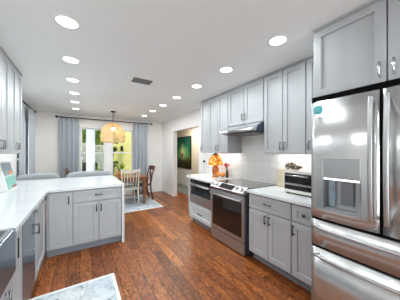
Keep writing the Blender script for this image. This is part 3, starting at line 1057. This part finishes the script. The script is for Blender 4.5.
rg1 = tag(MB().box(-.25, 1.80, 4.70, 6.35, .001, .009).build('area_rug', 'rug_dining', bevel=.003), 'pale blue-grey rug under the dining table', 'rug')
m = MB().box(-.28, 1.83, 4.67, 4.70, .001, .010).box(-.28, 1.83, 6.35, 6.38, .001, .010).box(-.28, -.25, 4.70, 6.35, .001, .010).box(1.80, 1.83, 4.70, 6.35, .001, .010)
m.build('border', 'rug_edge', rg1)
rg2 = tag(MB().box(-.43, .305, .9, 2.385, .001, .009).build('runner_rug', 'rug_runner', bevel=.003), 'distressed white and slate rug on the floor before the sink', 'rug')
MB().box(-.46, .335, 2.385, 2.415, .001, .010).box(-.46, .335, .87, .9, .001, .010).box(-.46, -.43, .9, 2.385, .001, .010).box(.305, .335, .9, 2.385, .001, .010).build('border', 'rug_edge', rg2)

# spindle chair (local: back at y=0, seat toward +y)
sc_ = thing('spindle_chair', 'cream spindle-back dining chair with green seat pad, near side of table', 'chair', (1.09, 5.07, .0145))
for sx in (-1, 1):
    MB().tube([(sx * .205, -.035, 0), (sx * .20, 0, .25), (sx * .20, .02, .45), (sx * .205, -.02, .72), (sx * .225, -.055, .955)], [.017, .02, .021, .018, .013], 10).build('rear_leg', 'chair_cream', sc_)
    MB().tube([(sx * .195, .385, 0), (sx * .185, .365, .25), (sx * .18, .36, .43)], [.014, .022, .018], 10).build('leg', 'chair_cream', sc_)
m = MB()
rings = []
for i in range(13):
    u = i / 12 * 2 - 1
    x = u * .235
    y = -.045 - .03 * (1 - u * u)
    zc = .905 + .028 * u * u + (.03 if abs(u) > .9 else 0)
    h = .038
    rings.append([(x, y - .011, zc - h), (x, y + .011, zc - h), (x, y + .011, zc + h), (x, y - .011, zc + h)])
m.rings(rings, smooth=False)
m.build('top_rail', 'chair_cream', sc_, bevel=.004)
for i in range(5):
    u = (i - 2) / 2
    MB().tube([(u * .135, .02, .46), (u * .145, -.025, .68), (u * .15, -.068 + .02 * u * u, .88)], [.010, .013, .009], 8).build('spindle', 'chair_cream', sc_)
m = MB().prism([(-.21, .0), (.21, .0), (.225, .22), (.20, .40), (-.20, .40), (-.225, .22)], .43, .46, 'z')
m.build('seat', 'chair_cream', sc_, bevel=.008)
MB().prism([(-.18, .03), (.18, .03), (.195, .2), (.175, .37), (-.175, .37), (-.195, .2)], .461, .492, 'z').build('seat_pad', 'cushion_green', sc_, bevel=.012, seg=3)
MB().tube([(-.195, .0, .20), (-.185, .365, .20)], .009, 8).tube([(.195, .0, .20), (.185, .365, .20)], .009, 8).tube([(-.19, .18, .20), (.19, .18, .20)], .009, 8).build('stretcher', 'chair_cream', sc_)


def wood_chair(label, loc, rot, group):
    c = thing('wooden_chair', label, 'chair', loc, rot, group)
    for sx in (-1, 1):
        MB().tube([(sx * .20, -.06, 0), (sx * .20, 0, .3), (sx * .20, .01, .46), (sx * .215, -.035, .75), (sx * .235, -.10, .97), (sx * .235, -.115, .985)], [.018, .022, .022, .02, .02, .012], 10).build('rear_leg', 'wood_dark', c)
        MB().tube([(sx * .20, .40, 0), (sx * .20, .39, .44)], [.015, .022], 10).build('leg', 'wood_dark', c)
    MB().prism([(-.215, .0), (.215, .0), (.235, .42), (-.235, .42)], .435, .465, 'z').build('seat', 'wood_dark', c, bevel=.008)
    m = MB()
    rings = []
    for i in range(11):
        u = i / 10 * 2 - 1
        x = u * .235; y = -.09 - .02 * (1 - u * u); zc = .915 + .02 * (1 - u * u); h = .06 + .012 * cos(u * 3 * pi)
        rings.append([(x, y - .012, zc - h), (x, y + .012, zc - h), (x, y + .008, zc + h), (x, y - .012, zc + h)])
    m.rings(rings, smooth=False)
    m.build('crest_rail', 'wood_dark', c, bevel=.004)
    MB().prism([(-.04, .465), (.04, .465), (.055, .70), (.035, .86), (-.035, .86), (-.055, .70)], -.065, -.045, 'y').build('splat', 'wood_dark', c)
    for u in (-.13, .13):
        MB().tube([(u, .01, .465), (u, -.04, .68), (u, -.09, .88)], .009, 8).build('slat', 'wood_dark', c)
    MB().tube([(-.20, 0, .22), (-.20, .39, .22)], .01, 8).tube([(.20, 0, .22), (.20, .39, .22)], .01, 8).tube([(-.2, .395, .28), (.2, .395, .28)], .01, 8).build('stretcher', 'wood_dark', c)
    return c


GW = 'dark wooden dining chairs'
wood_chair('dark reddish wooden chair at the right end of the dining table', (1.76, 5.68, .0145), R(90), GW)
wood_chair('dark wooden chair at the left end of the table, mostly hidden by grey seating', (-.17, 5.66, .0145), R(-90), GW)

# counter benches
def counter_bench(label, x0, x1, y):
    w = x1 - x0
    c = thing('counter_bench', label, 'seat', ((x0 + x1) / 2, y, 0), 0, 'grey upholstered counter seats')
    # backrest: rounded, gently curved toward the counter
    m = MB()
    rings = []
    N = 14
    for i in range(N + 1):
        u = i / N * 2 - 1
        x = u * w / 2
        yy = -.07 * abs(u) ** 3
        shrink = 1 if abs(u) < .93 else (.82 if abs(u) < .999 else .45)
        top = .99 + .025 * (1 - u * u); bot = .70
        zc, hh, dd_ = (top + bot) / 2, (top - bot) / 2 * shrink, .055 * shrink
        ring = []
        for k in range(16):
            a = 2 * pi * k / 16
            ca, sa = cos(a), sin(a)
            ring.append((x, yy + dd_ * math.copysign(abs(ca) ** .6, ca), zc + hh * math.copysign(abs(sa) ** .45, sa)))
        rings.append(ring)
    m.rings(rings)
    m.build('backrest', 'fabric_grey', c)
    MB().box(-w / 2 + .03, w / 2 - .03, -.47, -.05, .56, .66).build('seat', 'fabric_grey', c, bevel=.03, seg=4)
    for sx in (-1, 1):
        for yy in (-.42, -.08):
            top = .56 if yy < -.2 else .72
            MB().tube([(sx * (w / 2 - .06), yy, 0), (sx * (w / 2 - .08), yy, top)], [.013, .02], 10).build('leg', 'wood_dark', c)
    MB().tube([(-w / 2 + .07, -.42, .2), (w / 2 - .07, -.42, .2)], .01, 8).build('footrest', 'black_metal', c)
    return c


counter_bench('grey upholstered counter seat behind the left of the peninsula, by the wall', -.985, -.33, 4.70)
counter_bench('wide grey upholstered counter seat behind the right half of the peninsula', -.245, .61, 4.70)

# planter on the table
pl = thing('table_plant', 'leafy green plant in a tan pot on the dining table', 'plant', (.93, 5.62, .760))
MB().lathe([(.045, 0), (.07, .07), (.075, .12), (.066, .125), (.06, .11)], n=20).build('pot', 'terracotta', pl)
m = MB()
rnd = random.Random(5)
for k in range(34):
    a = rnd.uniform(0, 2 * pi); tilt = rnd.uniform(.05, .55); L = rnd.uniform(.16, .36)
    p0 = Vector((.03 * cos(a), .03 * sin(a), .12)); d_ = Vector((sin(tilt) * cos(a), sin(tilt) * sin(a), cos(tilt)))
    side_ = Vector((-sin(a), cos(a), 0)) * .012
    r_ = [p0, p0 + d_ * L * .5, p0 + d_ * L + Vector((0, 0, -.03))]
    vv = [m.bm.verts.new(p) for p in (r_[0] - side_ * .3, r_[0] + side_ * .3, r_[1] + side_, r_[2], r_[1] - side_)]
    m.bm.faces.new(vv)
m.build('leaves', 'leaf_light', pl, solid=.002)

# ================================================================ left counter: picture display
pw = thing('picture_display', 'white slanted tabletop display with two small pictures on the left counter', 'display', (-.76, 3.30, .92))
MB().prism([(0, 0), (-.23, 0), (-.15, .372), (-.085, .372)], 0, .44, 'y').build('stand', 'white_gloss', pw, bevel=.004)
lean = math.atan2(.085, .372)


def slab_on_slant(name, mat, parent, y0, y1, s0, s1, e0=.0005, e1=.004):
    m = MB()
    def P(s, e): return (-sin(lean) * s + cos(lean) * e, cos(lean) * s + sin(lean) * e)
    m.prism([P(s0, e0), P(s0, e1), P(s1, e1), P(s1, e0)], y0, y1, 'y')
    return m.build(name, mat, parent)


a = slab_on_slant('picture', 'photo_blue', pw, .03, .41, .20, .365)
b = slab_on_slant('picture', 'photo_teal', pw, .03, .41, .02, .185)
slab_on_slant('spot', 'photo_orange', a, .22, .36, .205, .25, .004, .005)
slab_on_slant('spot', 'photo_red', b, .20, .38, .022, .05, .004, .005)

# ================================================================ right counter, far end
# lamp
lp = thing('table_lamp', 'amber stained-glass table lamp on the counter left of the range', 'lamp', (2.30, 3.06, .92))
MB().lathe([(.001, 0), (.075, 0), (.078, .012), (.055, .03), (.062, .08), (.07, .14), (.06, .20), (.03, .24), (.012, .26), (.012, .30), (.001, .30)], n=20).build('base', 'amber_base', lp)
MB().lathe([(.155, .24), (.150, .26), (.125, .36), (.085, .43), (.045, .455), (.045, .45), (.08, .424), (.12, .355), (.145, .25)], n=28, cap=False).build('lamp_shade', 'amber_stained_glass', lp)
MB().lathe([(.047, .45), (.05, .458), (.02, .47), (.008, .485), (.001, .487)], n=16).tube([(0, 0, .30), (0, 0, .47)], .005, 8).build('finial', 'wood_dark', lp)
light('lamp_glow', 'POINT', (0, 0, .34), (0, 0, 0), .6, (1, .7, .35), .03, parent=lp)
# fruit bowl + oranges
BX_, BY_ = 2.19, 2.73
MB_ = MB().lathe([(.03, 0), (.035, .004), (.085, .03), (.122, .075), (.128, .10), (.124, .10), (.118, .076), (.081, .034), (.03, .008)], (0, 0, 0), 28)
bw = tag(MB_.build('fruit_bowl', 'bowl_glass', loc=(BX_, BY_, .92)), 'clear glass bowl of oranges beside the amber lamp', 'bowl')
ors = [(-.02, .056, .078, 'left'), (.045, .0, .080, 'rear'), (-.02, -.056, .078, 'right')]
for i, (dx_, dy_, dz_, w_) in enumerate(ors):
    o = MB().ball((0, 0, 0), .042, 10, (1, 1, .96)).build('orange', 'orange_peel', loc=(BX_ + dx_, BY_ + dy_, .926 + dz_))
    tag(o, '%s orange in the glass bowl beside the lamp' % w_, 'fruit', 'oranges in the glass bowl')
# red flower vase
fv = thing('flower_vase', 'slim dark vase of red flowers between lamp and hood wall', 'vase', (2.45, 2.88, .92))
MB().lathe([(.001, 0), (.028, 0), (.034, .05), (.018, .13), (.02, .15), (.014, .15), (.012, .13), (.001, .13)], n=16).build('vase_body', 'sensor_dark', fv)
m = MB(); m2 = MB()
rnd = random.Random(3)
for k in range(7):
    a = rnd.uniform(0, 6.28); r_ = rnd.uniform(.02, .07)
    tip = (r_ * cos(a) * .6 - .02, -.01 + r_ * sin(a) * .8, .235 + rnd.uniform(-.03, .05))
    m.tube([(0, 0, .10), (tip[0] * .5, tip[1] * .5, .2), tip], .003, 6)
    for q in range(6):
        b_ = q * pi / 3
        m2.ball((tip[0] + .014 * cos(b_), tip[1] + .014 * sin(b_), tip[2]), .013, 5, (1, 1, .8))
    m2.ball(tip, .014, 5)
m.build('stems', 'stem_green', fv)
m2.build('flowers', 'red_petal', fv)
# wall outlet
ol = thing('wall_outlet', 'white wall plate with a dark plug on the tiled wall by the lamp', 'outlet', (XR - .008, 3.78, 1.20), RR)
MB().box(-.037, .037, -.006, 0, -.058, .058).build('plate', 'trim_white', ol, bevel=.002)
MB().lathe([(.026, 0), (.026, -.03), (.018, -.034)], (0, -.006, 0), 16, 'y').build('plug', 'black_plastic', ol)

# toaster oven
to = thing('toaster_oven', 'cream and steel toaster oven on the counter beside the refrigerator', 'toaster oven', (2.12, 1.435, .92), RR)
TW, TH, TD = .44, .275, .32
MB().box(0, TW, .012, TD, .02, TH).build('shell', 'cream_metal', to, bevel=.012, seg=3)
fr_ = MB().box(0, TW, 0, .012, .02, .055).box(0, TW, 0, .012, TH - .028, TH).box(0, .02, 0, .012, .055, TH - .028).box(.35, TW, 0, .012, .055, TH - .028).build('front_frame', 'cream_metal', to)
gd = MB().box(.02, .35, .0, .010, .055, TH - .028).build('glass_door', 'black_glass', to)
MB().tube([(.045, -.032, TH - .05), (.325, -.032, TH - .05)], .008, 10).tube([(.06, 0, TH - .05), (.06, -.032, TH - .05)], .006).tube([(.31, 0, TH - .05), (.31, -.032, TH - .05)], .006).build('handle', 'chrome', gd)
m = MB()
for i in range(4): m.tube([(.03, -.0012, .11 + .006 * i), (.34, -.0012, .11 + .006 * i)], .0013, 5)
m.build('rack', 'cream_metal', gd)
for z in (.08, .14, .20):
    MB().lathe([(.02, 0), (.018, -.018), (.014, -.02)], (.395, 0, z), 16, 'y').build('knob', 'chrome', to)
for x in (.03, TW - .05):
    for y in (.02, TD - .05):
        MB().box(x, x + .03, y, y + .03, 0, .02).build('foot', 'black_plastic', to)
# ornament on the toaster
orn = thing('driftwood_ornament', 'mottled brown and grey ornament resting on the toaster oven', 'ornament', (2.26, 1.40, .92 + TH), RR)
orn.scale = (1.3, 1.3, 1.35)
m = MB()
m.tube([(-.07, .0, .024), (-.045, .0, .044), (-.01, .0, .040), (.03, 0, .028), (.075, 0, .030), (.10, 0, .026)], [.012, .027, .024, .018, .014, .004], 10)
m.tube([(-.045, .01, .03), (.0, .02, .016), (.06, .02, .012)], [.012, .015, .007], 8)
m.tube([(-.03, -.012, .03), (-.02, -.022, .012), (-.04, -.03, .008)], [.010, .008, .008], 8)
m.build('body', 'driftwood', orn)
m = MB().tube([(-.03, 0, .055), (.0, -.004, .062), (.04, 0, .048)], [.004, .012, .004], 8)
m.build('wing', 'driftwood', orn)
# cutting board
cb = MB().box(-.012, .012, -.14, .14, 0, .25).build('cutting_board', 'wood_pale', loc=(2.455, 1.62, .9225), bevel=.006, rot=(0, R(6), 0))
tag(cb, 'pale wooden cutting board leaning on the tiles behind the toaster oven', 'cutting board')

# ================================================================ hallway
pt = thing('framed_painting', 'green and gold abstract painting in a black frame in the hallway', 'painting', (3.748, 7.25, 1.40), RR)
PW, PH = 1.36, 1.34
MB().box(-PW / 2, PW / 2, -.012, 0, -PH / 2, PH / 2).build('backing', 'black_plastic', pt)
m = MB()
m.box(-PW / 2, PW / 2, -.035, -.002, PH / 2 - .04, PH / 2).box(-PW / 2, PW / 2, -.035, -.002, -PH / 2, -PH / 2 + .04).box(-PW / 2, -PW / 2 + .04, -.035, -.002, -PH / 2 + .04, PH / 2 - .04).box(PW / 2 - .04, PW / 2, -.035, -.002, -PH / 2 + .04, PH / 2 - .04)
m.build('frame', 'black_metal', pt, bevel=.003)
cv = MB().box(-.02, 0, -PW / 2 + .04, PW / 2 - .04, -PH / 2 + .04, PH / 2 - .04).build('canvas', 'painting_abstract', pt, rot=(0, 0, -RR))
tag(MB().box(3.0, 3.72, 5.6, 8.6, .001, .008).build('hall_runner', 'hall_rug'), 'grey-green runner on the hallway floor below the painting', 'rug')
hl = thing('hall_ceiling_light', 'round flush ceiling light in the hallway', 'ceiling light', (3.2, 6.2, ZC))
MB().lathe([(.15, 0), (.15, -.05), (.10, -.08), (.001, -.085)], n=28).build('diffuser', 'lamp_lens', hl)
light('lamp', 'AREA', (0, 0, -.09), (0, 0, 0), 26, (1, .93, .82), .25, shape='DISK', parent=hl)

# ================================================================ outside
struct(MB().box(-25, 30, YB + .14, 45, -.35, -.2), 'ground', 'lawn')
struct(MB().box(-6, 2.52, YB + .15, 9.6, -.2, -.05), 'ground_terrace', 'concrete')
pc_ = thing('porch_column', 'round white porch column outside the back window', 'column', (.375, 9.1, -.05))
MB().lathe([(.17, 0), (.17, .10), (.163, .13), (.16, 2.6), (.17, 2.66), (.17, 2.75)], n=36).build('shaft', 'trim_white', pc_)
MB().box(-.18, .18, -.18, .18, 0, .05).build('plinth', 'trim_white', pc_)
hb = thing('yellow_house', 'pale yellow stucco building outside the right half of the window', 'building', (4.0, 11.0, -.2))
MB().box(-2.5, 3.5, 0, 3.4, 0, 3.6).build('wall', 'yellow_stucco', hb)
MB().prism([(-.35, 3.6), (3.7, 3.6), (1.7, 4.8)], -2.7, 3.7, 'x').build('roof', 'concrete', hb)
w_ = MB().box(-1.3, -.6, -.03, .0, 1.1, 2.4).build('window_frame', 'trim_white', hb)
MB().box(-1.24, -.66, -.035, -.028, 1.16, 2.34).build('pane', 'black_glass', w_)
MB().tube([(-2.1, -.02, 1.9), (-2.1, -.1, 1.95)], .02).box(-2.16, -2.04, -.17, -.05, 1.68, 1.92).build('wall_lantern', 'black_metal', hb)


def tree(label, loc, h, r, mat, seed, n=900, group='garden trees outside', ls=.11, zlow=.15):
    rnd = random.Random(seed)
    root = thing('garden_tree', label, 'tree', loc, 0, group)
    tr = MB()
    tr.tube([(0, 0, 0), (.05, .02, h * .35), (-.04, .05, h * .7)], [.12, .08, .03], 8)
    for k in range(5):
        a = k * 1.3
        tr.tube([(0, .02, h * .3), (r * .5 * cos(a), r * .5 * sin(a), h * .6)], [.05, .015], 6)
    tr.build('trunk', 'bark', root)
    m = MB()
    cl = [(rnd.uniform(-.7, .7) * r, rnd.uniform(-.7, .7) * r, h * rnd.uniform(zlow, .95), r * rnd.uniform(.25, .5)) for _ in range(16)]
    for k in range(n):
        cx_, cy_, cz_, cr = rnd.choice(cl)
        v = Vector((rnd.gauss(0, 1), rnd.gauss(0, 1), rnd.gauss(0, 1))).normalized() * cr * rnd.uniform(.6, 1)
        p = Vector((cx_, cy_, cz_)) + v
        a = Vector((rnd.gauss(0, 1), rnd.gauss(0, 1), rnd.gauss(0, .6))).normalized()
        b_ = a.cross(Vector((rnd.gauss(0, 1), rnd.gauss(0, 1), rnd.gauss(0, 1)))).normalized()
        s_ = ls * rnd.uniform(.7, 1.4)
        vv = [m.bm.verts.new(q) for q in (p - a * s_, p - b_ * s_ * .4, p + a * s_, p + b_ * s_ * .4)]
        m.bm.faces.new(vv)
    m.build('foliage', mat, root, solid=.003)
    return root


tree('bright green shrub tree left of the porch column', (-.35, 9.9, -.2), 3.2, .85, 'leaf_light', 11)
tree('dark green tree directly behind the porch column', (.2, 13.4, -.2), 4.2, .9, 'leaf_dark', 12, 1300)
tree('slender tree in front of the yellow building corner', (1.25, 9.9, -.2), 3.0, .30, 'leaf_dark', 13, 380)
tree('broad tree far left beyond the window', (-3.4, 11.3, -.2), 5, 1.7, 'leaf_dark', 14, 1400)
hg = thing('garden_hedge', 'tall leafy green hedge closing the garden behind the porch column', 'hedge', (-5.7, 16.0, -.2))
m = MB()
rnd = random.Random(21)
for k in range(4800):
    x = rnd.uniform(-1.2, 8.6); z = rnd.uniform(0, 5.2); y = rnd.uniform(-.5, .3) + .5 * sin(x * 2.1) * sin(z * 1.7)
    p = Vector((x, y, z))
    a = Vector((rnd.gauss(0, 1), rnd.gauss(0, .5), rnd.gauss(0, 1))).normalized()
    b_ = a.cross(Vector((rnd.gauss(0, .4), 1, rnd.gauss(0, .4)))).normalized()
    s_ = rnd.uniform(.12, .24)
    m.bm.faces.new([m.bm.verts.new(q) for q in (p - a * s_, p - b_ * s_ * .5, p + a * s_, p + b_ * s_ * .5)])
m.build('foliage', 'hedge_leaf', hg, solid=.003)
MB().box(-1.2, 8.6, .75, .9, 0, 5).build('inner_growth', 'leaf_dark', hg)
tree('pale green tree by the left wall outside', (-4.0, 6.5, -.2), 4, 1.4, 'leaf_light', 15, 800)
tree('tall tree behind the yellow building', (5.0, 19.0, -.2), 7, 2.2, 'leaf_dark', 16, 1200)
